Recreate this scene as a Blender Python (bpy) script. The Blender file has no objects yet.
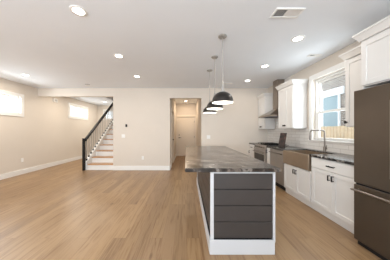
import bpy, bmesh, math, random
from mathutils import Vector, Matrix
random.seed(4)
D = bpy.data; SC = bpy.context.scene; COL = SC.collection
PI = math.pi

# ------------------------------------------------------------------ camera, world, light, exposure
EYE = 1.31; CEIL = 2.74
cam = D.cameras.new('camera'); co = D.objects.new('camera', cam); COL.objects.link(co)
cam.sensor_width = 36; cam.lens = 36*168/390; cam.clip_start = .05
cam.shift_x = 8/390; cam.shift_y = -1/390*-1
co.location = (0, 0, EYE); co.rotation_euler = (PI/2, 0, 0)
SC.camera = co
SC.view_settings.view_transform = 'Standard'; SC.view_settings.look = 'None'
SC.view_settings.gamma = 1; SC.view_settings.use_curve_mapping = False
SC.view_settings.exposure = 0.40
W = D.worlds.new('overcast_sky'); SC.world = W; W.use_nodes = True
bg = W.node_tree.nodes['Background']
bg.inputs['Color'].default_value = (.86, .93, 1, 1); bg.inputs['Strength'].default_value = 1.9

def area(name, loc, rot, sx, sy, power, col, shape='RECTANGLE', parent=None, spread=PI):
    l = D.lights.new(name, 'AREA'); l.shape = shape; l.size = sx; l.size_y = sy
    l.energy = power; l.color = col; l.spread = spread
    o = D.objects.new(name, l); COL.objects.link(o); o.location = loc; o.rotation_euler = rot
    if parent: o.parent = parent
    return o
# rear lamp is an added fill aimed up at the ceiling; others window daylight
area('rear_ceiling_fill', (-1.3, -2.9, 1.30), (PI/2+1.22, 0, 0), 5.6, 2.0, 340, (.81, .905, 1))
area('kitchen_daylight', (2.95, 3.14, 1.75), (0, PI/2-.30, 0), 1.15, .8, 19, (.84, .93, 1))
area('left_daylight', (-5.28, 4.45, 2.08), (0, -PI/2+.2, 0), .40, 1.1, 28, (.9, .95, 1))
area('stair_daylight', (-5.28, 7.78, 2.18), (0, -PI/2, 0), .40, 1.1, 16, (.9, .95, 1))
LAMP = 4.4          # watts of one recessed lamp
WARM = (1, .92, .83)

# ------------------------------------------------------------------ materials
def srgb(r, g, b):
    f = lambda c: c/12.92 if c <= .04045 else ((c+.055)/1.055)**2.4
    return (f(r/255), f(g/255), f(b/255), 1)
def mat(name, col, rough=.5, metal=0, emit=None, es=0, spec=None):
    m = D.materials.new(name); m.use_nodes = True
    p = m.node_tree.nodes['Principled BSDF']
    p.inputs['Base Color'].default_value = col
    p.inputs['Roughness'].default_value = rough; p.inputs['Metallic'].default_value = metal
    if spec is not None: p.inputs['Specular IOR Level'].default_value = spec
    if emit: p.inputs['Emission Color'].default_value = emit; p.inputs['Emission Strength'].default_value = es
    return m
class NT:
    def __init__(s, m): s.t = m.node_tree; s.p = s.t.nodes['Principled BSDF']
    def n(s, kind, **kw):
        x = s.t.nodes.new(kind)
        for k, v in kw.items():
            if k in x.inputs: x.inputs[k].default_value = v
            else: setattr(x, k, v)
        return x
    def l(s, a, b): s.t.links.new(a, b)
def ramp(nt, src, stops):
    r = nt.n('ShaderNodeValToRGB'); e = r.color_ramp.elements
    while len(e) < len(stops): e.new(.5)
    for i, (p, c) in enumerate(stops): e[i].position = p; e[i].color = c
    nt.l(src, r.inputs['Fac']); return r
def add_bump(nt, h, strength=.1, dist=.01):
    b = nt.n('ShaderNodeBump', Strength=strength, Distance=dist); nt.l(h, b.inputs['Height']); nt.l(b.outputs['Normal'], nt.p.inputs['Normal'])

def noisy(name, col, rough, amt=.04, scale=3, bump=0, metal=0):
    m = mat(name, col, rough, metal); nt = NT(m)
    tc = nt.n('ShaderNodeTexCoord'); nz = nt.n('ShaderNodeTexNoise', Scale=scale, Detail=4.0)
    nt.l(tc.outputs['Object'], nz.inputs['Vector'])
    c0 = tuple(max(0, v*(1-amt)) for v in col[:3])+(1,); c1 = tuple(min(1, v*(1+amt)) for v in col[:3])+(1,)
    r = ramp(nt, nz.outputs['Fac'], [(.3, c0), (.7, c1)]); nt.l(r.outputs['Color'], nt.p.inputs['Base Color'])
    if bump: add_bump(nt, nz.outputs['Fac'], bump, .002)
    return m

M = {}
M['wall'] = noisy('warm_wall_paint', srgb(219, 209, 197), .85, .015, 2)
M['ceil'] = noisy('ceiling_paint', srgb(238, 241, 245), .9, .01, 2)
M['trim'] = mat('white_trim_paint', srgb(238, 236, 232), .4)
M['island_trim'] = mat('island_white_paint', srgb(206, 207, 209), .4)
M['cab'] = noisy('white_cabinet_paint', srgb(224, 221, 217), .35, .01, 3)
M['black'] = mat('black_satin_paint', srgb(16, 15, 15), .55, 0, None, 0, .3)
M['pull'] = mat('black_iron_pull', srgb(35, 31, 29), .4, .6)
M['bronze'] = mat('pewter_knob_metal', srgb(110, 98, 88), .35, .9)
M['steel'] = noisy('brushed_stainless_steel', srgb(158, 140, 120), .36, .05, 8, 0, .75)
M['appliance_steel'] = noisy('grey_stainless_steel', srgb(156, 149, 142), .4, .05, 8, 0, .65)
M['chrome'] = mat('brushed_nickel', srgb(132, 124, 117), .3, 1)
M['fridge'] = noisy('dark_stainless_steel', srgb(88, 76, 64), .45, .04, 4, 0, .55)
M['hoodsteel'] = noisy('hood_stainless_steel', srgb(160, 150, 140), .3, .04, 6, 0, 1)
M['gap'] = mat('dark_rubber_seal', srgb(20, 18, 17), .7)
M['glassblack'] = mat('black_oven_glass', srgb(22, 18, 16), .08)
M['gun'] = mat('gunmetal_enamel', srgb(46, 42, 39), .28, .35)
M['liner'] = mat('white_enamel_liner', srgb(245, 242, 236), .5)
M['nickel'] = mat('satin_nickel', srgb(176, 172, 166), .45, .55)
M['plate'] = mat('white_plastic', srgb(240, 238, 234), .4)
M['grille'] = mat('grey_vent_shadow', srgb(120, 118, 120), .6)
M['lens'] = mat('lit_lamp_lens', srgb(255, 250, 240), .5, 0, (1, .95, .86, 1), 9)
M['bulb'] = mat('lit_bulb_glass', srgb(255, 250, 240), .5, 0, (1, .93, .82, 1), 12)
M['tread'] = noisy('oak_tread', srgb(190, 148, 108), .4, .12, 9)
M['balu'] = mat('baluster_paint', srgb(168, 160, 151), .45)
M['door'] = mat('warm_tinted_door_paint', srgb(232, 222, 208), .5)  # also on the hall casings, with the warm hall light put into the colour
M['stone'] = mat('concrete', srgb(150, 150, 145), .9)

def wood_floor():
    m = mat('light_oak_planks', (1, 1, 1, 1), .36); nt = NT(m)
    tc = nt.n('ShaderNodeTexCoord'); mp = nt.n('ShaderNodeMapping'); mp.inputs['Rotation'].default_value = (0, 0, PI/2)
    nt.l(tc.outputs['Object'], mp.inputs['Vector'])
    br = nt.n('ShaderNodeTexBrick', Scale=1.0)
    br.offset = .37; br.offset_frequency = 3
    for k, v in {'Brick Width': 1.5, 'Row Height': .15, 'Mortar Size': .0016, 'Mortar Smooth': .1, 'Bias': 0.0}.items(): br.inputs[k].default_value = v
    br.inputs['Color1'].default_value = (0, 0, 0, 1); br.inputs['Color2'].default_value = (1, 1, 1, 1); br.inputs['Mortar'].default_value = (.2, .2, .2, 1)
    nt.l(mp.outputs['Vector'], br.inputs['Vector'])
    tone = ramp(nt, br.outputs['Color'], [(0, srgb(144, 115, 85)), (.35, srgb(157, 126, 91)), (.7, srgb(167, 136, 100)), (1, srgb(150, 120, 90))])
    # grain: noise stretched along the boards, offset per board
    sc = nt.n('ShaderNodeVectorMath', operation='MULTIPLY'); sc.inputs[1].default_value = (1.3, 22, 1)
    nt.l(mp.outputs['Vector'], sc.inputs[0])
    off = nt.n('ShaderNodeVectorMath', operation='MULTIPLY'); off.inputs[1].default_value = (9, 5, 3)
    nt.l(br.outputs['Color'], off.inputs[0])
    ad = nt.n('ShaderNodeVectorMath', operation='ADD'); nt.l(sc.outputs[0], ad.inputs[0]); nt.l(off.outputs[0], ad.inputs[1])
    nz = nt.n('ShaderNodeTexNoise', Scale=1.6, Detail=6.0, Distortion=.8); nt.l(ad.outputs[0], nz.inputs['Vector'])
    gr = ramp(nt, nz.outputs['Fac'], [(.32, srgb(205, 190, 172)), (.52, (1, 1, 1, 1))])
    mx = nt.n('ShaderNodeMix', data_type='RGBA', blend_type='MULTIPLY'); mx.inputs['Factor'].default_value = .8
    nt.l(tone.outputs['Color'], mx.inputs['A']); nt.l(gr.outputs['Color'], mx.inputs['B'])
    # dark knots
    kn = nt.n('ShaderNodeTexVoronoi', Scale=1.0); s2 = nt.n('ShaderNodeVectorMath', operation='MULTIPLY'); s2.inputs[1].default_value = (1.2, 3.2, 1)
    nt.l(mp.outputs['Vector'], s2.inputs[0]); nt.l(s2.outputs[0], kn.inputs['Vector'])
    kr = ramp(nt, kn.outputs['Distance'], [(.02, srgb(112, 80, 56)), (.085, (1, 1, 1, 1))])
    m2 = nt.n('ShaderNodeMix', data_type='RGBA', blend_type='MULTIPLY'); m2.inputs['Factor'].default_value = .6
    nt.l(mx.outputs['Result'], m2.inputs['A']); nt.l(kr.outputs['Color'], m2.inputs['B'])
    mo = nt.n('ShaderNodeMix', data_type='RGBA'); nt.l(br.outputs['Fac'], mo.inputs['Factor'])
    nt.l(m2.outputs['Result'], mo.inputs['A']); mo.inputs['B'].default_value = srgb(135, 102, 74)
    nt.l(mo.outputs['Result'], nt.p.inputs['Base Color'])
    return m
M['floor'] = wood_floor()

def granite(name, base, mid, light, sx=(1, .35, 1), scale=3.0, cut=.62):
    m = mat(name, base, .2); nt = NT(m)
    tc = nt.n('ShaderNodeTexCoord'); ro = nt.n('ShaderNodeMapping'); ro.inputs['Rotation'].default_value = (0, 0, .45); nt.l(tc.outputs['Object'], ro.inputs['Vector'])
    mp = nt.n('ShaderNodeVectorMath', operation='MULTIPLY'); mp.inputs[1].default_value = sx
    nt.l(ro.outputs[0], mp.inputs[0])
    nz = nt.n('ShaderNodeTexNoise', Scale=scale, Detail=8.0, Roughness=.66, Distortion=.7); nt.l(mp.outputs[0], nz.inputs['Vector'])
    r = ramp(nt, nz.outputs['Fac'], [(.36, base), (.50, mid), (cut, light), (cut+.10, mid), (.82, base)])
    wv = nt.n('ShaderNodeTexWave', Scale=scale*.5, Distortion=9.0, Detail=4.0); wv.inputs['Detail Scale'].default_value = 1.2
    nt.l(mp.outputs[0], wv.inputs['Vector'])
    vr = ramp(nt, wv.outputs['Fac'], [(.94, (0, 0, 0, 1)), (1, (.4, .4, .4, 1))])
    mx = nt.n('ShaderNodeMix', data_type='RGBA'); nt.l(vr.outputs['Color'], mx.inputs['Factor'])
    nt.l(r.outputs['Color'], mx.inputs['A']); mx.inputs['B'].default_value = srgb(190, 180, 170)
    sp = nt.n('ShaderNodeTexNoise', Scale=70.0, Detail=2.0); nt.l(tc.outputs['Object'], sp.inputs['Vector'])
    sr = ramp(nt, sp.outputs['Fac'], [(.4, (.7, .7, .7, 1)), (.6, (1.0, 1.0, 1.0, 1))])
    m3 = nt.n('ShaderNodeMix', data_type='RGBA', blend_type='MULTIPLY'); m3.inputs['Factor'].default_value = .6
    nt.l(mx.outputs['Result'], m3.inputs['A']); nt.l(sr.outputs['Color'], m3.inputs['B'])
    nt.l(m3.outputs['Result'], nt.p.inputs['Base Color'])
    return m
M['granite'] = granite('veined_grey_granite', srgb(34, 30, 28), srgb(62, 55, 50), srgb(122, 111, 102), (.5, 4.2, 1), 3.6, .60)
M['granite_dark'] = granite('black_speckled_granite', srgb(18, 17, 18), srgb(36, 33, 32), srgb(130, 124, 118), (1, 1, 1), 9.0, .62)

def tile():
    m = mat('white_subway_tile', srgb(232, 228, 222), .18); nt = NT(m)
    tc = nt.n('ShaderNodeTexCoord'); sep = nt.n('ShaderNodeSeparateXYZ'); cmb = nt.n('ShaderNodeCombineXYZ')
    nt.l(tc.outputs['Object'], sep.inputs[0])
    ad = nt.n('ShaderNodeMath', operation='ADD'); nt.l(sep.outputs['X'], ad.inputs[0]); nt.l(sep.outputs['Y'], ad.inputs[1])
    nt.l(ad.outputs[0], cmb.inputs['X']); nt.l(sep.outputs['Z'], cmb.inputs['Y'])
    br = nt.n('ShaderNodeTexBrick', Scale=1.0)
    for k, v in {'Brick Width': .305, 'Row Height': .0765, 'Mortar Size': .003, 'Mortar Smooth': .2}.items(): br.inputs[k].default_value = v
    br.inputs['Color1'].default_value = srgb(230, 226, 221); br.inputs['Color2'].default_value = srgb(222, 217, 211); br.inputs['Mortar'].default_value = srgb(188, 180, 172)
    nt.l(cmb.outputs[0], br.inputs['Vector']); nt.l(br.outputs['Color'], nt.p.inputs['Base Color'])
    inv = nt.n('ShaderNodeMath', operation='SUBTRACT'); inv.inputs[0].default_value = 1; nt.l(br.outputs['Fac'], inv.inputs[1])
    add_bump(nt, inv.outputs[0], .4, .003)
    return m
M['tile'] = tile()
def siding(name, c, c2, pitch=.18):
    m = mat(name, c, .6); nt = NT(m); tc = nt.n('ShaderNodeTexCoord'); sep = nt.n('ShaderNodeSeparateXYZ'); nt.l(tc.outputs['Object'], sep.inputs[0])
    d = nt.n('ShaderNodeMath', operation='DIVIDE'); d.inputs[1].default_value = pitch; nt.l(sep.outputs['Z'], d.inputs[0])
    f = nt.n('ShaderNodeMath', operation='FRACT'); nt.l(d.outputs[0], f.inputs[0])
    r = ramp(nt, f.outputs[0], [(0, c2), (.12, c2), (.16, c), (1, c)]); nt.l(r.outputs['Color'], nt.p.inputs['Base Color'])
    return m
M['siding_blue'] = siding('blue_grey_siding', srgb(182, 202, 214), srgb(150, 174, 188))
M['siding_white'] = siding('white_siding', srgb(252, 253, 255), srgb(205, 213, 222), .2)
def shingles():
    m = mat('grey_shingles', srgb(130, 122, 116), .9); nt = NT(m); tc = nt.n('ShaderNodeTexCoord')
    nz = nt.n('ShaderNodeTexVoronoi', Scale=7.0); nt.l(tc.outputs['Object'], nz.inputs['Vector'])
    r = ramp(nt, nz.outputs['Distance'], [(.1, srgb(160, 150, 142)), (.6, srgb(95, 88, 84))]); nt.l(r.outputs['Color'], nt.p.inputs['Base Color'])
    return m
M['shingle'] = shingles()
M['white_out'] = mat('white_exterior_paint', srgb(248, 250, 252), .5)
M['skyglass'] = mat('pale_blue_window_glass', srgb(150, 172, 180), .2)
def brick():
    m = mat('grey_brown_brick', srgb(140, 130, 122), .9); nt = NT(m); tc = nt.n('ShaderNodeTexCoord'); sep = nt.n('ShaderNodeSeparateXYZ'); cmb = nt.n('ShaderNodeCombineXYZ')
    nt.l(tc.outputs['Object'], sep.inputs[0]); nt.l(sep.outputs['Y'], cmb.inputs['X']); nt.l(sep.outputs['Z'], cmb.inputs['Y'])
    br = nt.n('ShaderNodeTexBrick', Scale=1.0)
    for k, v in {'Brick Width': .22, 'Row Height': .075, 'Mortar Size': .012}.items(): br.inputs[k].default_value = v
    br.inputs['Color1'].default_value = srgb(172, 158, 146); br.inputs['Color2'].default_value = srgb(128, 118, 112); br.inputs['Mortar'].default_value = srgb(190, 184, 178)
    nt.l(cmb.outputs[0], br.inputs['Vector']); nt.l(br.outputs['Color'], nt.p.inputs['Base Color']); return m
M['brick'] = brick()
M['fence'] = noisy('cedar_board', srgb(236, 212, 180), .7, .10, 5)
def shiplap():
    m = noisy('charcoal_shiplap_paint', srgb(62, 57, 55), .4, .05, 6); return m
M['shiplap'] = shiplap()
def glass():
    m = D.materials.new('clear_window_glass'); m.use_nodes = True; t = m.node_tree; t.nodes.clear()
    o = t.nodes.new('ShaderNodeOutputMaterial'); mx = t.nodes.new('ShaderNodeMixShader'); tr = t.nodes.new('ShaderNodeBsdfTransparent'); g = t.nodes.new('ShaderNodeBsdfGlossy')
    tr.inputs['Color'].default_value = (.95, .97, .97, 1); g.inputs['Roughness'].default_value = .02; mx.inputs['Fac'].default_value = .05
    t.links.new(tr.outputs[0], mx.inputs[1]); t.links.new(g.outputs[0], mx.inputs[2]); t.links.new(mx.outputs[0], o.inputs['Surface'])
    return m
M['glass'] = glass()
def poster():
    m = mat('printed_card', srgb(60, 36, 30), .4); nt = NT(m); tc = nt.n('ShaderNodeTexCoord')
    nz = nt.n('ShaderNodeTexNoise', Scale=11.0, Detail=2.0); nt.l(tc.outputs['Object'], nz.inputs['Vector'])
    r = ramp(nt, nz.outputs['Fac'], [(.45, srgb(28, 20, 19)), (.58, srgb(58, 36, 31)), (.72, srgb(120, 88, 76))]); nt.l(r.outputs['Color'], nt.p.inputs['Base Color'])
    return m
M['poster'] = poster()

# ------------------------------------------------------------------ mesh helpers
def box(bm, x0, x1, y0, y1, z0, z1, bev=0.0, seg=1):
    x0, x1 = min(x0, x1), max(x0, x1); y0, y1 = min(y0, y1), max(y0, y1); z0, z1 = min(z0, z1), max(z0, z1)
    mtx = Matrix.Translation(((x0+x1)/2, (y0+y1)/2, (z0+z1)/2)) @ Matrix.Diagonal((x1-x0, y1-y0, z1-z0, 1))
    vs = bmesh.ops.create_cube(bm, size=1, matrix=mtx)['verts']
    if bev > 0:
        es = list({e for v in vs for e in v.link_edges})
        bmesh.ops.bevel(bm, geom=es, offset=bev, segments=seg, affect='EDGES', clamp_overlap=True)
def cyl(bm, p0, p1, r0, r1=None, seg=16):
    p0 = Vector(p0); p1 = Vector(p1); r1 = r0 if r1 is None else r1
    d = p1-p0; q = d.to_track_quat('Z', 'Y').to_matrix().to_4x4()
    bmesh.ops.create_cone(bm, cap_ends=True, segments=seg, radius1=r0, radius2=r1, depth=d.length, matrix=Matrix.Translation((p0+p1)/2) @ q)
def tube(bm, pts, r, seg=10):
    pts = [Vector(p) for p in pts]; rings = []
    up = Vector((0, 0, 1))
    for i, p in enumerate(pts):
        t = (pts[min(i+1, len(pts)-1)] - pts[max(i-1, 0)]).normalized()
        a = t.cross(up)
        if a.length < .05: a = t.cross(Vector((0, 1, 0)))
        a.normalize(); b = t.cross(a).normalized()
        rings.append([bm.verts.new(p + r*(math.cos(2*PI*k/seg)*a + math.sin(2*PI*k/seg)*b)) for k in range(seg)])
    for i in range(len(rings)-1):
        for k in range(seg):
            bm.faces.new((rings[i][k], rings[i][(k+1) % seg], rings[i+1][(k+1) % seg], rings[i+1][k]))
    bm.faces.new(rings[0][::-1]); bm.faces.new(rings[-1])
def lathe(bm, prof, c=(0, 0, 0), seg=32):
    rings = []
    for r, z in prof:
        rings.append([bm.verts.new((c[0]+r*math.cos(2*PI*k/seg), c[1]+r*math.sin(2*PI*k/seg), c[2]+z)) for k in range(seg)] if r > 1e-5 else [bm.verts.new((c[0], c[1], c[2]+z))])
    for i in range(len(rings)-1):
        a, b = rings[i], rings[i+1]
        for k in range(seg):
            q = [a[k % len(a)], a[(k+1) % len(a)], b[(k+1) % len(b)], b[k % len(b)]]
            u = []
            for v in q:
                if v not in u: u.append(v)
            if len(u) >= 3: bm.faces.new(u)
def prism(bm, pts, axis, a0, a1):
    """polygon pts in the two other axes, extruded along axis from a0 to a1"""
    def P(p, a):
        return {'x': (a, p[0], p[1]), 'y': (p[0], a, p[1]), 'z': (p[0], p[1], a)}[axis]
    A = [bm.verts.new(P(p, a0)) for p in pts]; B = [bm.verts.new(P(p, a1)) for p in pts]
    n = len(pts)
    for i in range(n): bm.faces.new((A[i], A[(i+1) % n], B[(i+1) % n], B[i]))
    bm.faces.new(A[::-1]); bm.faces.new(B)
def obj(name, bm, m, parent=None, smooth=False):
    bmesh.ops.recalc_face_normals(bm, faces=bm.faces)
    me = D.meshes.new(name); bm.to_mesh(me); bm.free()
    me.materials.append(M[m] if isinstance(m, str) else m)
    if smooth:
        for p in me.polygons: p.use_smooth = True
        me.set_sharp_from_angle(angle=math.radians(35))
    o = D.objects.new(name, me); COL.objects.link(o)
    if parent:
        o.parent = parent
        if parent.type == 'EMPTY': o.matrix_parent_inverse = Matrix.Translation(-parent.location)
    return o
def bx(name, m, x0, x1, y0, y1, z0, z1, parent=None, bev=0.0):
    bm = bmesh.new(); box(bm, x0, x1, y0, y1, z0, z1, bev); return obj(name, bm, m, parent)
def tag(o, label, cat, group=None):
    o['label'] = label; o['category'] = cat
    if group: o['group'] = group
    return o
def thing(name, label, cat, loc, group=None):
    o = D.objects.new(name, None); o.empty_display_size = .1; COL.objects.link(o); o.location = loc
    return tag(o, label, cat, group)
def struct(o): o['kind'] = 'structure'; return o
def sbox(name, m, boxes, bev=0.0, parent=None):
    bm = bmesh.new()
    for b in boxes: box(bm, *b, bev)
    o = obj(name, bm, m, parent)
    return o if parent else struct(o)
def dup(root, loc, label=None):
    """copy of a thing with its parts and sub-parts, moved to loc"""
    r = root.copy(); COL.objects.link(r); r.location = loc
    if label: r['label'] = label
    for ch in list(root.children):
        c = ch.copy(); COL.objects.link(c); c.parent = r; c.matrix_parent_inverse = ch.matrix_parent_inverse.copy()
        for g in list(ch.children):
            d = g.copy(); COL.objects.link(d); d.parent = c; d.matrix_parent_inverse = g.matrix_parent_inverse.copy()
    return r

# ------------------------------------------------------------------ the room
XL, XR, YF, YB = -5.00, 2.70, 5.62, -3.0      # left wall, right wall, far wall, wall behind the camera
T = .14
SX = -2.47                                     # right side of the stair opening
HL, HR, HY = -.57, .485, 8.8                   # hall left/right/back
SY = 9.4                                       # back of the stair room
sbox('floor', 'floor', [(XL-T, XR+T, YB-T, SY+T, -.1, 0)])
# ceiling with the stair shaft left open
STX = -3.46
sbox('ceiling', 'ceil', [(XL-T, XR+T, YB-T, YF+.12, CEIL, CEIL+.12), (XL-T, STX, YF+.12, SY+T, CEIL, CEIL+.12), (SX, HR+.5, YF+.12, SY+T, CEIL, CEIL+.12)])
sbox('ceiling_shaft', 'ceil', [(STX-.1, SX+.1, YF+.0, SY+T, 4.9, 5.0)])
sbox('wall_shaft', 'wall', [(STX-.1, STX, YF+.12, SY+T, CEIL+.12, 4.9), (SX, SX+.1, YF+.12, SY+T, CEIL+.12, 4.9), (STX, SX, YF, YF+.12, CEIL+.12, 4.9), (STX, SX, SY, SY+T, CEIL, 4.9)])

def wall_x(name, x0, x1, y0, y1, holes):
    """wall whose length runs along Y, with rectangular holes (ya, yb, za, zb)"""
    bs = []; y = y0
    for ya, yb, za, zb in sorted(holes):
        bs += [(x0, x1, y, ya, 0, CEIL), (x0, x1, ya, yb, 0, za), (x0, x1, ya, yb, zb, CEIL)]; y = yb
    bs.append((x0, x1, y, y1, 0, CEIL))
    return sbox(name, 'wall', [b for b in bs if b[5]-b[4] > 1e-4])
WL1 = (3.88, 5.04, 1.84, 2.32); WL2 = (7.18, 8.38, 1.95, 2.41)
wall_x('wall_left', XL-T, XL, YB, SY, [WL1, WL2])
KW = (2.68, 3.60, 1.13, 2.40)
wall_x('wall_right', XR, XR+T, YB, YF, [KW])
sbox('wall_far', 'wall', [(XL, SX, YF, YF+.12, 2.47, CEIL), (SX, HL, YF, YF+.12, 0, CEIL), (HL, HR, YF, YF+.12, 2.41, CEIL), (HR, XR+T, YF, YF+.12, 0, CEIL)])
BW = (-4.62, -4.0, 1.98, 2.45)
sbox('wall_stair_back', 'wall', [(XL-T, BW[0], SY, SY+T, 0, CEIL), (BW[0], BW[1], SY, SY+T, 0, BW[2]), (BW[0], BW[1], SY, SY+T, BW[3], CEIL), (BW[1], STX, SY, SY+T, 0, CEIL), (STX, SX, SY, SY+T, 0, CEIL)])
sbox('wall_stair_right', 'wall', [(SX, SX+.1, YF+.12, SY, 0, CEIL)])
D2 = (6.15, 6.95)
sbox('wall_hall_left', 'wall', [(HL-.1, HL, YF+.12, D2[0], 0, CEIL), (HL-.1, HL, D2[0], D2[1], 2.05, CEIL), (HL-.1, HL, D2[1], HY, 0, CEIL), (HL-.16, HL-.1, YF+.12, HY, 0, CEIL)])  # last box is added behind the door to block leaking light
sbox('wall_hall_right', 'wall', [(HR, HR+.1, YF+.12, HY, 0, CEIL)])
sbox('wall_hall_back', 'wall', [(HL-.1, -.5, HY, HY+.12, 0, CEIL), (.41, HR+.1, HY, HY+.12, 0, CEIL), (-.5, .41, HY, HY+.12, 2.05, CEIL), (HL-.1, HR+.1, HY+.12, HY+.2, 0, CEIL)])  # last box added behind the leaf, keeps sky light from leaking in
# wall behind the camera, with an assumed wide opening for the added rear fill
sbox('wall_rear', 'wall', [(XL-T, -4.2, YB-T, YB, 0, CEIL), (1.6, XR+T, YB-T, YB, 0, CEIL), (-4.2, 1.6, YB-T, YB, 2.5, CEIL), (-4.2, 1.6, YB-T, YB, 0, .15)])

# baseboards
BH = .145; BT = .016
def base(name, boxes): return sbox(name, 'trim', boxes, .004)
base('baseboard_left', [(XL, XL+BT, YB, SY, 0, BH)])
base('baseboard_far', [(SX+.002, HL-.002, YF-BT, YF, 0, BH), (HR+.002, 2.05, YF-BT, YF, 0, BH)])
base('baseboard_stair', [(XL+BT, STX, SY-BT, SY, 0, BH)])
base('baseboard_hall', [(HL, HL+BT, YF+.13, D2[0]-.1, 0, BH), (HL, HL+BT, D2[1]+.1, HY-.02, 0, BH), (HR-BT, HR, YF+.13, HY-.02, 0, BH)])

# windows -------------------------------------------------------------
def casing_x(x, s, h, w=.09, proj=.02, apron=True):
    """flat casing boards round a hole h on the wall face at x; s = direction into the room"""
    ya, yb, za, zb = h; a, b = x, x+s*proj
    return [(a, b, ya-w, ya, za-w, zb+w), (a, b, yb, yb+w, za-w, zb+w), (a, b, ya, yb, zb, zb+w), (a, b, ya, yb, za-w, za)]
def transom(name, h):
    bm = bmesh.new(); ya, yb, za, zb = h
    for b in casing_x(XL, 1, h, .10, .025): box(bm, *b, .003)
    root = struct(obj(name, bm, 'trim'))
    f = .035
    sbox('window_frame', 'trim', [(XL-.11, XL-.05, ya, ya+f, za, zb), (XL-.11, XL-.05, yb-f, yb, za, zb), (XL-.11, XL-.05, ya+f, yb-f, za, za+f), (XL-.11, XL-.05, ya+f, yb-f, zb-f, zb)], .003, root)
    bx('pane', 'glass', XL-.082, XL-.078, ya+f, yb-f, za+f, zb-f, root)
transom('window_1', WL1); transom('window_2', WL2)
bm = bmesh.new(); x0, x1, za, zb = BW; w = .07
for b in [(x0-w, x0, SY-.02, SY, za-w, zb+w), (x1, x1+w, SY-.02, SY, za-w, zb+w), (x0, x1, SY-.02, SY, zb, zb+w), (x0, x1, SY-.02, SY, za-w, za)]: box(bm, *b, .003)
r_ = struct(obj('window_3', bm, 'trim'))
sbox('window_frame', 'trim', [(x0, x0+.03, SY+.05, SY+.1, za, zb), (x1-.03, x1, SY+.05, SY+.1, za, zb), (x0+.03, x1-.03, SY+.05, SY+.1, za, za+.03), (x0+.03, x1-.03, SY+.05, SY+.1, zb-.03, zb)], .003, r_)
bx('pane', 'glass', x0+.03, x1-.03, SY+.07, SY+.074, za+.03, zb-.03, r_)
# kitchen double hung window
ya, yb, za, zb = KW
bm = bmesh.new()
for b in [(XR, XR-.02, ya-.09, ya, za, zb+.1), (XR, XR-.02, yb, yb+.09, za, zb+.1), (XR, XR-.022, ya, yb, zb, zb+.1)]: box(bm, *b, .003)
kw = struct(obj('window_4', bm, 'trim'))
bx('window_sill', 'trim', XR-.035, XR+.11, ya-.09, yb+.09, za-.025, za, kw, .004)
sbox('window_frame', 'trim', [(XR+.05, XR+.13, ya, ya+.04, za, zb), (XR+.05, XR+.13, yb-.04, yb, za, zb), (XR+.05, XR+.13, ya+.04, yb-.04, zb-.04, zb)], .003, kw)
mid = 1.70
for nm, xx, z0, z1 in (('lower_sash', XR+.06, za, mid+.02), ('upper_sash', XR+.095, mid-.02, zb-.04)):
    f = .045; y0, y1 = ya+.04, yb-.04
    s = sbox(nm, 'trim', [(xx, xx+.032, y0, y0+f, z0, z1), (xx, xx+.032, y1-f, y1, z0, z1), (xx, xx+.032, y0+f, y1-f, z0, z0+f), (xx, xx+.032, y0+f, y1-f, z1-f, z1)], .003, kw)
    bx('pane', 'glass', xx+.014, xx+.018, y0+f, y1-f, z0+f, z1-f, s)

# hall doors ------------------------------------------------------------
def hall_door():
    bm = bmesh.new()
    x0, x1, z = -.47, .38, 2.03
    for b in [(HL+.004, x0-.01, HY-.02, HY, 0, z+.02), (x1+.01, HR-.004, HY-.02, HY, 0, z+.02), (HL+.004, HR-.004, HY-.022, HY, z+.02, z+.12)]: box(bm, *b, .003)
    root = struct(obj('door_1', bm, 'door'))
    bm = bmesh.new(); y = HY+.02
    box(bm, x0, x1, y+.012, y+.04, .01, z)
    st = .115
    for b in [(x0, x0+st), (x1-st, x1)]: box(bm, b[0], b[1], y, y+.012, .01, z, .002)
    for a, b in [(.01, .23), (.95, 1.08), (z-.13, z)]: box(bm, x0+st, x1-st, y, y+.012, a, b, .002)
    n = 6; pw = (x1-x0-2*st)/n
    for i in range(n):
        for a, b in [(.23, .95), (1.08, z-.13)]: box(bm, x0+st+i*pw+.003, x0+st+(i+1)*pw-.003, y+.005, y+.012, a, b, .002)
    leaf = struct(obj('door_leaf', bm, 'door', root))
    bm = bmesh.new(); cyl(bm, (x0+.06, y+.001, .96), (x0+.06, y-.012, .96), .03); cyl(bm, (x0+.06, y-.01, .96), (x0+.06, y-.05, .96), .01)
    box(bm, x0+.05, x0+.17, y-.058, y-.044, .95, .97, .004); cyl(bm, (x0+.06, y+.001, 1.1), (x0+.06, y-.02, 1.1), .026)
    struct(obj('door_lever', bm, 'bronze', leaf))
    for zz in (.25, 1.0, 1.8):
        bm = bmesh.new(); cyl(bm, (x1+.002, y-.006, zz-.05), (x1+.002, y-.006, zz+.05), .009, seg=8); struct(obj('hinge', bm, 'bronze', leaf))
hall_door()
bm = bmesh.new(); a, b = D2
for q in [(HL, HL+.02, a-.09, a, 0, 2.05), (HL, HL+.02, b, b+.09, 0, 2.05), (HL, HL+.022, a-.09, b+.09, 2.05, 2.15)]: box(bm, *q, .003)
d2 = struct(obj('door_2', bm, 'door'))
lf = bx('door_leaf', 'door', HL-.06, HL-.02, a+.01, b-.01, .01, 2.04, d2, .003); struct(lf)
bm = bmesh.new(); cyl(bm, (HL-.021, b-.08, .96), (HL+.02, b-.08, .96), .012); cyl(bm, (HL+.01, b-.08, .96), (HL+.04, b-.08, .96), .025); struct(obj('door_knob', bm, 'bronze', lf))

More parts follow.
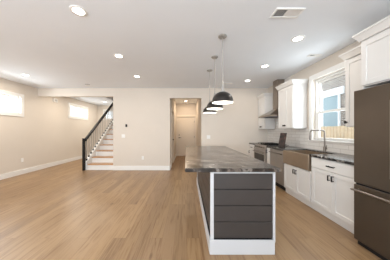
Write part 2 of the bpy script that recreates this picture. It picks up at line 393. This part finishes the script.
# ------------------------------------------------------------------ staircase
RISE, GO, N = .197, .266, 13
S0, SXL, SXR = YF+.03, -3.40, SX-.004
st = thing('staircase', 'straight oak tread staircase with white risers, pale balusters and black handrail', 'staircase', ((SXL+SXR)/2, S0, 0))
for k in range(N):
    y = S0+k*GO; z = (k+1)*RISE
    bx('riser', 'trim', SXL+.06, SXR, y, y+.02, k*RISE, z-.03, st)
    bx('tread', 'tread', SXL+.06, SXR, y-.025, y+GO+.02, z-.03, z, st, .006)
e = S0+N*GO; K0, K1 = SXL-.06, SXL+.06        # the sloping white curb that carries the balusters
slope = RISE/GO; curbz = lambda y: RISE+.10+(y-S0)*slope
bm = bmesh.new(); prism(bm, [(S0-.03, 0), (S0-.03, curbz(S0-.03)), (e, curbz(e)), (e, 0)], 'x', K0, K1); obj('stringer', bm, 'trim', st)
bm = bmesh.new(); prism(bm, [(S0+.01, .0), (S0+.01, .30), (e, N*RISE+.16), (e, N*RISE)], 'x', SXR-.015, SXR); obj('wall_skirt', bm, 'trim', st)
railz = lambda y: RISE+.81+(y-S0)*slope
bc = SXL
for k in range(N):
    for q in (.04, .04+GO/2):
        y = S0+k*GO+q; z = curbz(y)
        bm = bmesh.new(); box(bm, bc-.016, bc+.016, y-.016, y+.016, z-.01, railz(y)+.01, .003)
        bl = obj('baluster', bm, 'balu', st)
        bx('baluster_shoe', 'black', bc-.022, bc+.022, y-.022, y+.022, z-.018, z+.04, bl, .003)
bm = bmesh.new(); y0, y1 = S0-.04, e
prism(bm, [(y0, railz(y0)-.01), (y0, railz(y0)+.065), (y1, railz(y1)+.065), (y1, railz(y1)-.01)], 'x', bc-.034, bc+.034); obj('handrail', bm, 'black', st)
bm = bmesh.new(); box(bm, bc-.062, bc+.010, S0-.105, S0-.033, 0, 1.04, .005); box(bm, bc-.068, bc+.016, S0-.111, S0-.031, 1.04, 1.065, .005); obj('newel_post', bm, 'black', st)

# ------------------------------------------------------------------ ceiling lamps, vents, detectors
def make_recessed(label):
    t = thing('recessed_light', label, 'light', (0, 0, 0), 'recessed ceiling lights')
    bm = bmesh.new(); lathe(bm, [(.062, -.001), (.064, -.006), (.088, -.008), (.095, -.004), (.095, 0), (.062, 0)]); 
    obj('trim_ring', bm, 'plate', t, True)
    bm = bmesh.new(); lathe(bm, [(0, -.0035), (.063, -.0035), (.063, -.0005), (0, -.0005)]); obj('lens', bm, 'lens', t)
    area('lamp_light', (0, 0, -.012), (0, 0, 0), .12, .12, LAMP, WARM, 'DISK', t)
    return t
LIGHTS = [((-1.29, 2.0), 'lit round ceiling light nearest the viewer over the open wood floor'),
          ((-1.30, 3.2), 'lit round ceiling light, middle of the row over the open floor'),
          ((-1.31, 4.4), 'lit round ceiling light in front of the blank far wall left of the hall opening'),
          ((-4.12, 4.29), 'lit round ceiling light near the left wall above the high window'),
          ((1.715, 2.6), 'lit round ceiling light nearest the large ceiling vent, in front of the refrigerator'),
          ((1.715, 3.7), 'lit round ceiling light between island and kitchen window, middle of the kitchen row'),
          ((1.72, 4.77), 'lit round ceiling light in front of the range hood'),
          ((-.05, 8.0), 'lit round ceiling light inside the hall before the closed door'),
          ((-4.04, 8.28), 'lit round ceiling light in the stair room behind the handrail'),
          ((-4.0, 6.3), 'added fill light on the stair room ceiling, unseen just behind the header'),  # added lamp, hidden from view, brightens the stair side
          ((-4.12, 2.04), 'added fill light on the ceiling by the left wall, out of view')]  # added outside the frame to brighten the left wall
l0 = make_recessed(LIGHTS[0][1])
for i, ((x, y), lb) in enumerate(LIGHTS):
    o = l0 if i == 0 else dup(l0, (x, y, CEIL), lb)
    o.location = (x, y, CEIL)
    if y > YF or x < -4:                       # the warmer, stronger bulbs of the hall, the stair room and the left row, added fills included
        for ch in o.children:
            if ch.type == 'LIGHT':
                ch.data = ch.data.copy(); ch.data.energy = LAMP*(2.2 if x > -1 else 3.2); ch.data.color = (1, .80, .58) if x > -1 else (1, .90, .76)
    elif x > 1:                                # dimmer kitchen circuit
        for ch in o.children:
            if ch.type == 'LIGHT': ch.data = ch.data.copy(); ch.data.energy = LAMP*.9

def vent(label, x, y, lx, ly, n, along='x'):
    t = thing('ceiling_vent', label, 'vent', (x, y, CEIL))
    z = CEIL; f = .022
    bm = bmesh.new()
    for b in [(x-lx/2, x+lx/2, y-ly/2, y-ly/2+f), (x-lx/2, x+lx/2, y+ly/2-f, y+ly/2), (x-lx/2, x-lx/2+f, y-ly/2+f, y+ly/2-f), (x+lx/2-f, x+lx/2, y-ly/2+f, y+ly/2-f)]:
        box(bm, *b, z-.012, z, .002)
    obj('frame', bm, 'plate', t)
    bx('backing', 'grille', x-lx/2+f, x+lx/2-f, y-ly/2+f, y+ly/2-f, z-.0015, z-.0005, t)
    bm = bmesh.new(); a0 = x-lx/2+f; w = (lx-2*f)/n
    for i in range(n):
        cx = a0+(i+.5)*w; lean = .42*w if i >= n*.36 else -.22*w
        prism(bm, [(cx-lean-.0012, z-.002), (cx-lean+.0012, z-.002), (cx+lean+.0012, z-.011), (cx+lean-.0012, z-.011)], 'y', y-ly/2+f, y+ly/2-f)
    obj('louvers', bm, 'plate', t)
vent('large white rectangular ceiling vent with slatted louvers at the top of the view', 1.21, 2.03, .34, .165, 14)
vent('small ceiling vent close to the right wall above the kitchen window', 2.40, 3.16, .22, .10, 6)
vent('small ceiling vent before the far kitchen wall, left of the wall cabinets', 1.22, 5.05, .27, .1, 8)
t = thing('smoke_detector', 'round white smoke detector on the ceiling before the stair opening', 'smoke detector', (-3.04, 5.14, CEIL))
bm = bmesh.new(); lathe(bm, [(0, -.034), (.045, -.034), (.055, -.028), (.062, -.008), (.066, 0), (0, 0)], (-3.04, 5.14, CEIL)); obj('housing', bm, 'plate', t, True)
bm = bmesh.new(); lathe(bm, [(.0575, -.024), (.0605, -.024), (.0625, -.012), (.0595, -.012)], (-3.04, 5.14, CEIL)); obj('vent_ring', bm, 'grille', t)

# ------------------------------------------------------------------ wall plates
def plate_y(name, label, cat, x, y, z, w, h, kind):
    """plate on a wall facing -Y"""
    t = thing(name, label, cat, (x, y, z))
    bx('cover_plate', 'plate', x-w/2, x+w/2, y-.007, y, z-h/2, z+h/2, t, .002)
    if kind == 'outlet':
        for s in (-1, 1): bx('socket', 'trim', x-.017, x+.017, y-.009, y-.006, z+s*.02-.013, z+s*.02+.013, t, .002)
    else:
        for i in range(kind):
            c = x+(i-(kind-1)/2)*.046; bx('rocker', 'trim', c-.016, c+.016, y-.011, y-.006, z-.033, z+.033, t, .002)
plate_y('light_switch', 'white double light switch plate under the dark thermostat on the far wall', 'switch', -2.13, YF, 1.14, .116, .116, 2)
plate_y('light_switch', 'white light switch plate right of the hall opening above the island', 'switch', .72, YF, 1.11, .116, .116, 2)
plate_y('power_outlet', 'white power outlet low on the far wall left of the hall opening', 'outlet', -1.48, YF, .41, .07, .115, 'outlet')
t = thing('thermostat', 'small black thermostat on the far wall right of the stairs', 'thermostat', (-2.03, YF, 1.49))
bx('cover_plate', 'glassblack', -2.062, -1.998, YF-.006, YF, 1.445, 1.535, t, .002)
bm = bmesh.new(); cyl(bm, (-2.03, YF-.005, 1.49), (-2.03, YF-.02, 1.49), .026, .024, 24); obj('dial', bm, 'glassblack', t)
t = thing('power_outlet', 'white power outlet low on the left wall above the baseboard', 'outlet', (XL, 5.10, .43))
bx('cover_plate', 'plate', XL, XL+.007, 5.06, 5.135, .37, .49, t, .002)
for s in (-1, 1): bx('socket', 'trim', XL+.006, XL+.009, 5.08, 5.115, .43+s*.02-.013, .43+s*.02+.013, t, .002)
t = thing('door_chime', 'white door chime box high on the left wall beyond the header', 'door chime', (XL, 6.36, 2.46))
bx('housing', 'plate', XL, XL+.05, 6.25, 6.45, 2.40, 2.53, t, .008)
bm = bmesh.new()
for i in range(4): box(bm, XL+.05, XL+.052, 6.29+i*.035, 6.305+i*.035, 2.425, 2.505)
obj('grille', bm, 'grille', t)

# ------------------------------------------------------------------ kitchen run along the right wall
FX, CX, UX = 2.10, 2.07, 2.39        # base cabinet face, counter edge, wall cabinet face
HT, HB = .92, .882                   # counter top / underside
B = XR-.012                          # back of the units (clear of the tile)
bs = bmesh.new(); zt = 1.36
for q in [(B+.004, XR, 2.03, KW[1]+.09, HB, KW[2]-.026), (B+.004, XR, KW[1]+.0905, YF, HB, zt), (B+.004, XR, 2.03, KW[0]-.0905, KW[2]-.026, zt), (B+.004, XR, 4.385, 5.10, zt, CEIL)]: box(bs, *q)
struct(obj('wall_backsplash', bs, 'tile'))

def shaker(name, y0, y1, z0, z1, x, parent, rail=.058):
    """shaker panel facing -X whose back is on x"""
    bm = bmesh.new(); t = .02
    box(bm, x-.010, x, y0+.01, y1-.01, z0+.01, z1-.01)
    if z1-z0 > .2 and y1-y0 > .16:
        for q in [(y0, y0+rail, z0, z1), (y1-rail, y1, z0, z1), (y0+rail, y1-rail, z0, z0+rail), (y0+rail, y1-rail, z1-rail, z1)]:
            box(bm, x-t, x-.002, *q, .002)
    else: box(bm, x-t, x-.002, y0, y1, z0, z1, .003)
    return obj(name, bm, 'cab', parent)
def pull(x, y, z, ln, vertical, parent):
    bm = bmesh.new(); d = ln/2
    if vertical:
        for s in (-1, 1): cyl(bm, (x, y, z+s*d*.75), (x-.028, y, z+s*d*.75), .006, seg=8)
        box(bm, x-.038, x-.024, y-.009, y+.009, z-d, z+d, .004)
    else:
        for s in (-1, 1): cyl(bm, (x, y+s*d*.75, z), (x-.028, y+s*d*.75, z), .006, seg=8)
        box(bm, x-.038, x-.024, y-d, y+d, z-.009, z+.009, .004)
    obj('pull', bm, 'pull', parent)
def knob(x, y, z, parent):
    bm = bmesh.new(); cyl(bm, (x, y, z), (x-.02, y, z), .007, seg=10); cyl(bm, (x-.018, y, z), (x-.034, y, z), .016, .022, 14); obj('knob', bm, 'pull', parent)
def base_cab(label, y0, y1, drawer, ndoor, ztop=HB-.002, knobs=False):
    t = thing('base_cabinet', label, 'cabinet', (FX, (y0+y1)/2, 0), 'white base cabinets along the right wall')
    bx('body', 'cab', FX, B, y0+.001, y1-.001, .10, ztop, t)
    bx('toe_board', 'cab', FX+.022, FX+.04, y0+.001, y1-.001, 0, .10, t)
    g = .003; zd = ztop-.012
    if drawer:
        d = shaker('drawer_front', y0+.012, y1-.012, zd-.15, zd, FX, t); pull(FX-.02, (y0+y1)/2, zd-.075, .13, False, d); zd -= .158
    w = (y1-y0-.024)/ndoor
    for i in range(ndoor):
        a = y0+.012+i*w+g/2; b = a+w-g
        d = shaker('door', a, b, .115, zd, FX, t)
        yy = (b-.03 if i == 0 else a+.03)
        pull(FX-.02, yy, zd-.085, .085, True, d)
    return t
Y_F, Y_S0, Y_S1, Y_D1, Y_N1, Y_R1 = 2.005, 2.825, 3.615, 4.22, 4.39, 5.145
base_cab('white base cabinet with one wide drawer and two doors beside the refrigerator', Y_F, Y_S0, True, 2)
base_cab('white two door base cabinet under the apron sink', Y_S0, Y_S1, False, 2, .625)
base_cab('narrow white base cabinet between the dishwasher and the range', Y_D1, Y_N1, False, 1)
base_cab('white base cabinet in the far corner beyond the range', Y_R1, YF-.018, True, 1)

# dishwasher
t = thing('dishwasher', 'stainless steel dishwasher with bar handle left of the apron sink', 'dishwasher', (FX, (Y_S1+Y_D1)/2, 0))
bx('body', 'gap', FX+.03, B, Y_S1+.003, Y_D1-.003, .10, HB-.004, t)
bx('door', 'appliance_steel', FX-.018, FX+.028, Y_S1+.005, Y_D1-.005, .115, HB-.008, t, .004)
bx('toe_kick', 'gap', FX+.05, FX+.07, Y_S1+.003, Y_D1-.003, 0, .10, t)
bm = bmesh.new(); tube(bm, [(FX-.055, Y_S1+.04, .80), (FX-.055, Y_D1-.04, .80)], .011)
for y in (Y_S1+.07, Y_D1-.07): cyl(bm, (FX-.017, y, .80), (FX-.055, y, .80), .008, seg=8)
obj('handle', bm, 'chrome', t, True)

# counters
def counter(label, y0, y1, cut=None):
    bm = bmesh.new()
    if cut:
        c0, c1, xb = cut
        box(bm, CX, B, y0, c0, HB, HT, .004); box(bm, CX, B, c1, y1, HB, HT, .004); box(bm, xb, B, c0, c1, HB, HT)
    else: box(bm, CX, B, y0, y1, HB, HT, .004)
    tag(obj('countertop', bm, 'granite_dark'), label, 'countertop')
SK0, SK1 = Y_S0+.02, Y_S1-.02
counter('long black speckled granite countertop around the apron sink', Y_F, Y_N1-.002, (SK0-.002, SK1+.002, 2.555))
counter('short black granite countertop in the far corner beyond the range', Y_R1+.002, YF-.002)

# apron sink
t = thing('apron_sink', 'farmhouse sink with tan metallic apron front set into the dark countertop', 'sink', (FX, (SK0+SK1)/2, .63))
bm = bmesh.new(); box(bm, FX-.045, FX-.012, SK0, SK1, .632, .905, .006); obj('apron', bm, 'steel', t)
bm = bmesh.new()
for q in [(FX-.012, FX+.008, SK0, SK1, .632, .9), (2.53, 2.55, SK0, SK1, .65, .9), (FX+.008, 2.53, SK0, SK0+.02, .65, .9), (FX+.008, 2.53, SK1-.02, SK1, .65, .9), (FX+.008, 2.53, SK0+.02, SK1-.02, .65, .665)]: box(bm, *q)
obj('basin', bm, 'steel', t)
bm = bmesh.new(); cyl(bm, (2.33, (SK0+SK1)/2, .665), (2.33, (SK0+SK1)/2, .668), .045); obj('drain', bm, 'chrome', t)

# faucet
fx, fy = 2.60, 3.175
t = thing('faucet', 'tall arched brushed nickel faucet behind the sink under the window', 'faucet', (fx, fy, HT))
bm = bmesh.new(); lathe(bm, [(0, 0), (.03, 0), (.03, .008), (.022, .014), (.022, .09), (.016, .10), (0, .10)], (fx, fy, HT), 20); obj('base', bm, 'chrome', t, True)
bm = bmesh.new(); pts = [(fx, fy, HT+.08), (fx, fy, HT+.25), (fx, fy, HT+.34)]
R = .045
pts += [(fx-R+R*math.cos(a), fy, HT+.36+R*math.sin(a)) for a in [i*PI/12 for i in range(0, 7)]]
xe = fx-.27
pts += [(xe+R-R*math.sin(a), fy, HT+.36+R*math.cos(a)) for a in [i*PI/12 for i in range(0, 7)]]
pts += [(xe, fy, HT+.30)]
tube(bm, pts, .013, 12); obj('spout', bm, 'chrome', t, True)
bm = bmesh.new(); cyl(bm, (xe, fy, HT+.305), (xe, fy, HT+.22), .015, .017, 14); obj('spray_head', bm, 'chrome', t, True)
bm = bmesh.new(); cyl(bm, (fx, fy, HT+.06), (fx, fy-.05, HT+.06), .013, seg=12); cyl(bm, (fx, fy-.045, HT+.06), (fx-.01, fy-.06, HT+.13), .007, .005, 10); obj('lever', bm, 'chrome', t, True)

# range
RX = 2.055
t = thing('range', 'stainless steel slide in range with dark oven window', 'range', (RX, (Y_N1+Y_R1)/2, 0))
a, b = Y_N1+.002, Y_R1-.002
bx('body', 'appliance_steel', RX+.03, B, a, b, .09, .905, t)
bx('toe_kick', 'gap', RX+.06, RX+.09, a, b, 0, .09, t)
bx('warming_drawer', 'appliance_steel', RX-.005, RX+.028, a+.004, b-.004, .10, .24, t, .004)
od = bx('oven_door', 'appliance_steel', RX-.012, RX+.028, a+.004, b-.004, .25, .765, t, .004)
bx('oven_window', 'glassblack', RX-.015, RX-.010, a+.07, b-.07, .31, .67, od)
bm = bmesh.new(); tube(bm, [(RX-.06, a+.05, .725), (RX-.06, b-.05, .725)], .012)
for y in (a+.08, b-.08): cyl(bm, (RX-.011, y, .725), (RX-.06, y, .725), .009, seg=8)
obj('handle', bm, 'chrome', od, True)
bm = bmesh.new(); prism(bm, [(RX-.02, .775), (RX+.03, .775), (RX+.09, .925), (RX+.03, .925)], 'y', a+.002, b-.002); obj('control_panel', bm, 'appliance_steel', t)
for i in range(5):
    y = a+.10+i*(b-a-.20)/4; bm = bmesh.new(); c = Vector((RX+.008, y, .86)); n = Vector((-.95, 0, .32))
    cyl(bm, c-n*.012, c+n*.034, .024, .020, 16); obj('knob', bm, 'chrome', t, True)
bx('cooktop', 'glassblack', RX+.04, B-.02, a+.003, b-.003, .9255, .934, t, .002)
for i in range(3):
    w = (b-a-.04)/3; y0 = a+.02+i*w; bm = bmesh.new()
    for yy in (y0+.01, y0+w/2, y0+w-.02): box(bm, RX+.10, B-.07, yy-.006, yy+.006, .95, .962)
    for xx in (RX+.11, RX+.28, RX+.45): box(bm, xx-.006, xx+.006, y0+.004, y0+w-.012, .95, .962)
    for xx in (RX+.11, RX+.45):
        for yy in (y0+.01, y0+w-.02): box(bm, xx-.006, xx+.006, yy-.006, yy+.006, .934, .95)
    obj('grate', bm, 'black', t)

# hood
t = thing('range_hood', 'stainless chimney range hood above the range', 'range hood', (2.45, 4.74, 1.70))
y0, y1 = 4.40, 5.10
bm = bmesh.new()
hx = 2.17
lo = [(hx, y0), (B, y0), (B, y1), (hx, y1)]; up = [(2.49, 4.63), (B, 4.63), (B, 4.87), (2.49, 4.87)]
zs = [(lo, 1.70), (lo, 1.735), (up, 1.93)]
rg = [[bm.verts.new((p[0], p[1], z)) for p in pl] for pl, z in zs]
for i in range(2):
    for k in range(4): bm.faces.new((rg[i][k], rg[i][(k+1) % 4], rg[i+1][(k+1) % 4], rg[i+1][k]))
bm.faces.new(rg[0][::-1]); bm.faces.new(rg[2]); obj('canopy', bm, 'hoodsteel', t)
bx('chimney', 'hoodsteel', 2.49, B, 4.63, 4.87, 1.932, CEIL-.003, t, .003)
bx('filter', 'grille', hx+.05, B-.06, y0+.05, y1-.05, 1.694, 1.70, t)

# wall cabinets
CT = 2.37
def crown(y0, y1, x, z, parent, back=B, sides=(True, True)):
    """moulding along the front and the open sides"""
    bm = bmesh.new(); prof = [(0, 0), (.012, 0), (.045, .075), (.05, .075), (.05, .095), (0, .095)]
    s0 = .05 if sides[0] else 0; s1 = .05 if sides[1] else 0
    def ring(off, zz): return [bm.verts.new(p) for p in [(back, y0-(off if sides[0] else 0), z+zz), (x-off, y0-(off if sides[0] else 0), z+zz), (x-off, y1+(off if sides[1] else 0), z+zz), (back, y1+(off if sides[1] else 0), z+zz)]]
    rs = [ring(*p) for p in [(.008, 0), (.012, .012), (.042, .07), (.05, .072), (.05, .092)]]
    for i in range(len(rs)-1):
        for k in range(4): bm.faces.new((rs[i][k], rs[i][(k+1) % 4], rs[i+1][(k+1) % 4], rs[i+1][k]))
    bm.faces.new(rs[0][::-1]); bm.faces.new(rs[-1]); obj('crown_moulding', bm, 'cab', parent)
def wall_cab(label, y0, y1, x, z0, ndoor, kn=0, sides=(True, True)):
    t = thing('wall_cabinet', label, 'cabinet', (x, (y0+y1)/2, z0), 'white wall cabinets')
    bx('body', 'cab', x, B, y0, y1, z0, CT, t)
    crown(y0, y1, x-.02, CT, t, sides=sides)
    w = (y1-y0-.016)/ndoor
    for i in range(ndoor):
        a = y0+.008+i*w+.0015; b = a+w-.003
        d = shaker('door', a, b, z0+.012, CT-.02, x, t)
        if kn: knob(x-.02, b-.03 if (ndoor == 1 or i == 0) else a+.03, z0+.07, d)
    return t
wall_cab('white wall cabinet between the range hood and the kitchen window', 3.765, 4.37, UX, 1.37, 2, 1)
wall_cab('white wall cabinet in the far corner left of the range hood', 5.125, YF-.02, UX, 1.37, 2, 1, (True, False))
wall_cab('narrow white wall cabinet right of the kitchen window beside the refrigerator cabinet', 2.03, 2.525, UX, 1.37, 1, 1, (False, True))
OX = 2.08
t = wall_cab('deep white wall cabinet above the refrigerator', 1.03, 2.0, OX, 1.83, 2, 1)
# tall end panel of the refrigerator bay
bx('end_panel', 'cab', OX, B, 1.98, 2.0, .001, 1.828, t)

# refrigerator
GX = 1.95; y0, y1 = 1.055, 1.968
t = thing('refrigerator', 'dark stainless refrigerator with bottom freezer drawer at the right edge', 'refrigerator', (GX, (y0+y1)/2, 0))
bx('cabinet', 'fridge', GX+.07, B, y0+.004, y1-.004, .04, 1.77, t)
ym = (y0+y1)/2
for a, b in ((y0, ym-.002), (ym+.002, y1)):
    d = bx('door', 'fridge', GX, GX+.062, a, b, .715, 1.775, t, .006)
    yy = ym+.05 if a > ym else ym-.05
    bm = bmesh.new(); tube(bm, [(GX-.05, yy, .86), (GX-.05, yy, 1.6)], .012)
    for zz in (.9, 1.56): cyl(bm, (GX+.001, yy, zz), (GX-.05, yy, zz), .009, seg=8)
    obj('handle', bm, 'chrome', d, True)
d = bx('freezer_drawer', 'fridge', GX, GX+.062, y0, y1, .06, .695, t, .006)
bm = bmesh.new(); tube(bm, [(GX-.055, y0+.03, .645), (GX-.055, y1-.03, .645)], .013)
for yy in (y0+.08, y1-.06): cyl(bm, (GX+.001, yy, .645), (GX-.055, yy, .645), .010, seg=8)
obj('handle', bm, 'chrome', d, True)
bx('gasket', 'gap', GX+.02, GX+.07, y0+.01, y1-.01, .696, .714, t)
bx('toe_grille', 'gap', GX+.04, GX+.075, y0+.01, y1-.01, 0, .058, t)

# display card on the counter
t = thing('display_card', 'dark printed card leaning on a small easel on the granite counter', 'sign', (2.30, 4.10, HT))
bm = bmesh.new(); box(bm, -.085, .085, -.004, .004, 0, .35, .001)
card = obj('card', bm, 'poster', t)
card.matrix_parent_inverse = Matrix(); card.location = (0, 0, .004); card.rotation_euler = (-.25, 0, -1.15)
bm = bmesh.new(); box(bm, -.06, .06, -.022, .095, 0, .004); prism(bm, [(.062, .004), (.09, .004), (.078, .20), (.068, .20)], 'x', -.02, .02)
es = obj('easel', bm, 'black', t); es.matrix_parent_inverse = Matrix(); es.location = (.03, .014, 0); es.rotation_euler = (0, 0, -1.15)

# ------------------------------------------------------------------ island
IX0, IX1, IY0, IY1 = .25, .943, 1.79, 4.18
t = thing('kitchen_island', 'white trimmed kitchen island with charcoal shiplap sides', 'island', ((IX0+IX1)/2, (IY0+IY1)/2, 0))
bx('core', 'gap', IX0+.025, IX1-.025, IY0+.025, IY1-.025, .02, .877, t)
w = .036
wr = .024
for x, xw in ((IX0, w), (IX1-wr, wr)):
    for y in (IY0, IY1-w): bx('corner_post', 'island_trim', x, x+xw, y, y+w, .12, .878, t, .002)
for y in (IY0, IY1-w): bx('top_rail', 'island_trim', IX0+w, IX1-wr, y+.001, y+w-.001, .858, .878, t)
for x, xw in ((IX0, w), (IX1-wr, wr)): bx('top_rail', 'island_trim', x+.001, x+xw-.001, IY0+w, IY1-w, .858, .878, t)
def boards(fn, z0=.16, z1=.856, n=4):
    bm = bmesh.new(); h = (z1-z0)/n
    for i in range(n): box(bm, *fn, z0+i*h+.004, z0+(i+1)*h-.003, .002)
    return bm
obj('shiplap_panel', boards((IX0+w+.001, IX1-wr-.001, IY0+.010, IY0+.026)), 'shiplap', t)
obj('shiplap_panel', boards((IX0+w+.001, IX1-wr-.001, IY1-.026, IY1-.010)), 'shiplap', t)
obj('shiplap_panel', boards((IX0+.010, IX0+.026, IY0+w+.001, IY1-w-.001)), 'shiplap', t)
for i in range(3):
    a = IY0+w+.004+i*(IY1-IY0-2*w-.008)/3; b = a+(IY1-IY0-2*w-.008)/3-.006
    bm = bmesh.new(); box(bm, IX1-.026, IX1-.006, a, b, .16, .85, .003); d = obj('door', bm, 'cab', t)
bm = bmesh.new()
for q in [(IX0-.008, IX1-.012, IY0-.014, IY0, 0, .155), (IX0-.008, IX1+.004, IY1, IY1+.014, 0, .155), (IX0-.012, IX0, IY0, IY1, 0, .155), (IX1-.024, IX1-.012, IY0, IY1, 0, .119)]: box(bm, *q, .003)
obj('base_moulding', bm, 'island_trim', t)
bm = bmesh.new(); box(bm, -.022, .98, 1.75, 4.35, .88, HT, .006, 2)
tag(obj('island_countertop', bm, 'granite'), 'large veined grey granite slab overhanging the island', 'countertop')

# ------------------------------------------------------------------ pendants over the island
PX = .535
def pendant(label):
    t = thing('pendant_lamp', label, 'pendant lamp', (PX, 2.53, CEIL), 'dome pendants over the island')
    c = (PX, 2.53, 0)
    bm = bmesh.new(); lathe(bm, [(0, CEIL-.03), (.02, CEIL-.03), (.055, CEIL-.022), (.065, CEIL-.012), (.065, CEIL), (0, CEIL)], c, 28); obj('canopy', bm, 'nickel', t, True)
    bm = bmesh.new(); cyl(bm, (PX, 2.53, 2.03), (PX, 2.53, CEIL-.028), .006, seg=10); obj('rod', bm, 'nickel', t, True)
    bm = bmesh.new(); lathe(bm, [(0, 2.045), (.012, 2.045), (.016, 2.03), (.024, 1.985), (.026, 1.93), (.034, 1.915), (.034, 1.90), (0, 1.90)], c, 20); obj('socket', bm, 'nickel', t, True)
    Rr, zr, zt = .158, 1.735, 1.902
    prof = [(0.02, zt)]+[(Rr*math.sin(a), zr+.018+(zt-zr-.018)*math.cos(a)) for a in [PI/2*i/12 for i in range(2, 13)]]+[(Rr+.004, zr+.014), (Rr+.004, zr), (Rr-.003, zr)]
    inn = [(Rr-.003, zr+.016)]+[((Rr-.004)*math.sin(a), zr+.018+(zt-zr-.024)*math.cos(a)) for a in [PI/2*i/12 for i in range(11, 1, -1)]]+[(.02, zt-.006), (.02, zt)]
    bm = bmesh.new(); lathe(bm, prof+inn, c, 36); sh = obj('shade', bm, 'gun', t, True)
    lin = [((Rr-.0055)*math.sin(a), zr+.0165+(zt-zr-.027)*math.cos(a)) for a in [PI/2*i/12 for i in range(12, 1, -1)]]
    lin2 = [((Rr-.0075)*math.sin(a), zr+.0165+(zt-zr-.029)*math.cos(a)) for a in [PI/2*i/12 for i in range(2, 13)]]
    bm = bmesh.new(); lathe(bm, [(Rr-.0052, zr+.002)]+lin+lin2+[(Rr-.0075, zr+.002)], c, 36); obj('shade_liner', bm, 'liner', t, True)
    bm = bmesh.new(); lathe(bm, [(0, 1.775), (.018, 1.779), (.03, 1.80), (.028, 1.825), (.014, 1.855), (.013, 1.90), (0, 1.90)], c, 18); obj('bulb', bm, 'bulb', t, True)
    l = D.lights.new('bulb_light', 'POINT'); l.energy = 3.5; l.color = WARM; l.shadow_soft_size = .03
    o = D.objects.new('bulb_light', l); COL.objects.link(o); o.parent = t; o.location = (0, 0, 1.755-CEIL)
    return t
p0 = pendant('dark dome pendant lamp nearest the viewer over the island')
dup(p0, (PX, 3.24, CEIL), 'dark dome pendant lamp in the middle of the three over the island')
dup(p0, (PX, 3.95, CEIL), 'dark dome pendant lamp farthest back over the island, smallest in view')

# ------------------------------------------------------------------ outside the windows
sbox('ground_right', 'stone', [(XR+T, 14, -4, 14, -.5, -.3)])
sbox('ground_left', 'stone', [(-14, XL-T, -4, 14, -.5, -.3)])
t = thing('neighbour_house', 'grey brown brick house wall with a white framed window seen through the kitchen window', 'house', (6.6, 6, -.3))
bx('wall', 'brick', 6.6, 7.0, .5, 12.5, -.3, 5.5, t)
bx('eave_board', 'trim', 6.2, 6.6, .3, 12.7, 5.3, 5.5, t, .01)
bm = bmesh.new(); prism(bm, [(6.1, 5.5), (6.1, 5.56), (9.6, 7.9), (9.6, 7.7)], 'y', .2, 12.8); obj('roof', bm, 'shingle', t)
bm = bmesh.new()
for q in [(7.02, 9.2, 2.88, 3.2), (7.2, 7.29, .7, 2.90), (8.06, 8.2, .7, 2.90), (9.1, 9.2, .7, 2.90), (7.29, 9.1, .7, .82)]: box(bm, 6.53, 6.6, *q, .008)
wf = obj('window_frame', bm, 'white_out', t)
bx('pane', 'skyglass', 6.56, 6.575, 7.29, 8.06, .82, 2.90, wf); bx('pane', 'skyglass', 6.56, 6.575, 8.2, 9.1, .82, 2.90, wf)
t = thing('board_fence', 'pale wooden board fence outside the kitchen window', 'fence', (4.7, 5, -.3))
bm = bmesh.new()
for i in range(64): box(bm, 4.7, 4.72, 1.2+i*.12, 1.2+i*.12+.10, -.28, 1.46+random.uniform(-.01, .01))
obj('boards', bm, 'fence', t)
bx('rail', 'fence', 4.722, 4.76, 1.2, 8.9, 1.1, 1.19, t); bx('rail', 'fence', 4.722, 4.76, 1.2, 8.9, .1, .19, t)
for i in range(4): bx('post', 'fence', 4.762, 4.85, 1.4+i*2.4, 1.49+i*2.4, -.3, 1.4, t)
t = thing('neighbour_house', 'white sided house wall outside the high windows on the left', 'house', (-9.5, 6.5, -.3))
bx('wall', 'siding_white', -9.9, -9.5, 0, 15, -.3, 6.0, t)
bx('eave_board', 'trim', -9.5, -9.1, -.2, 15.2, 5.8, 6.0, t)
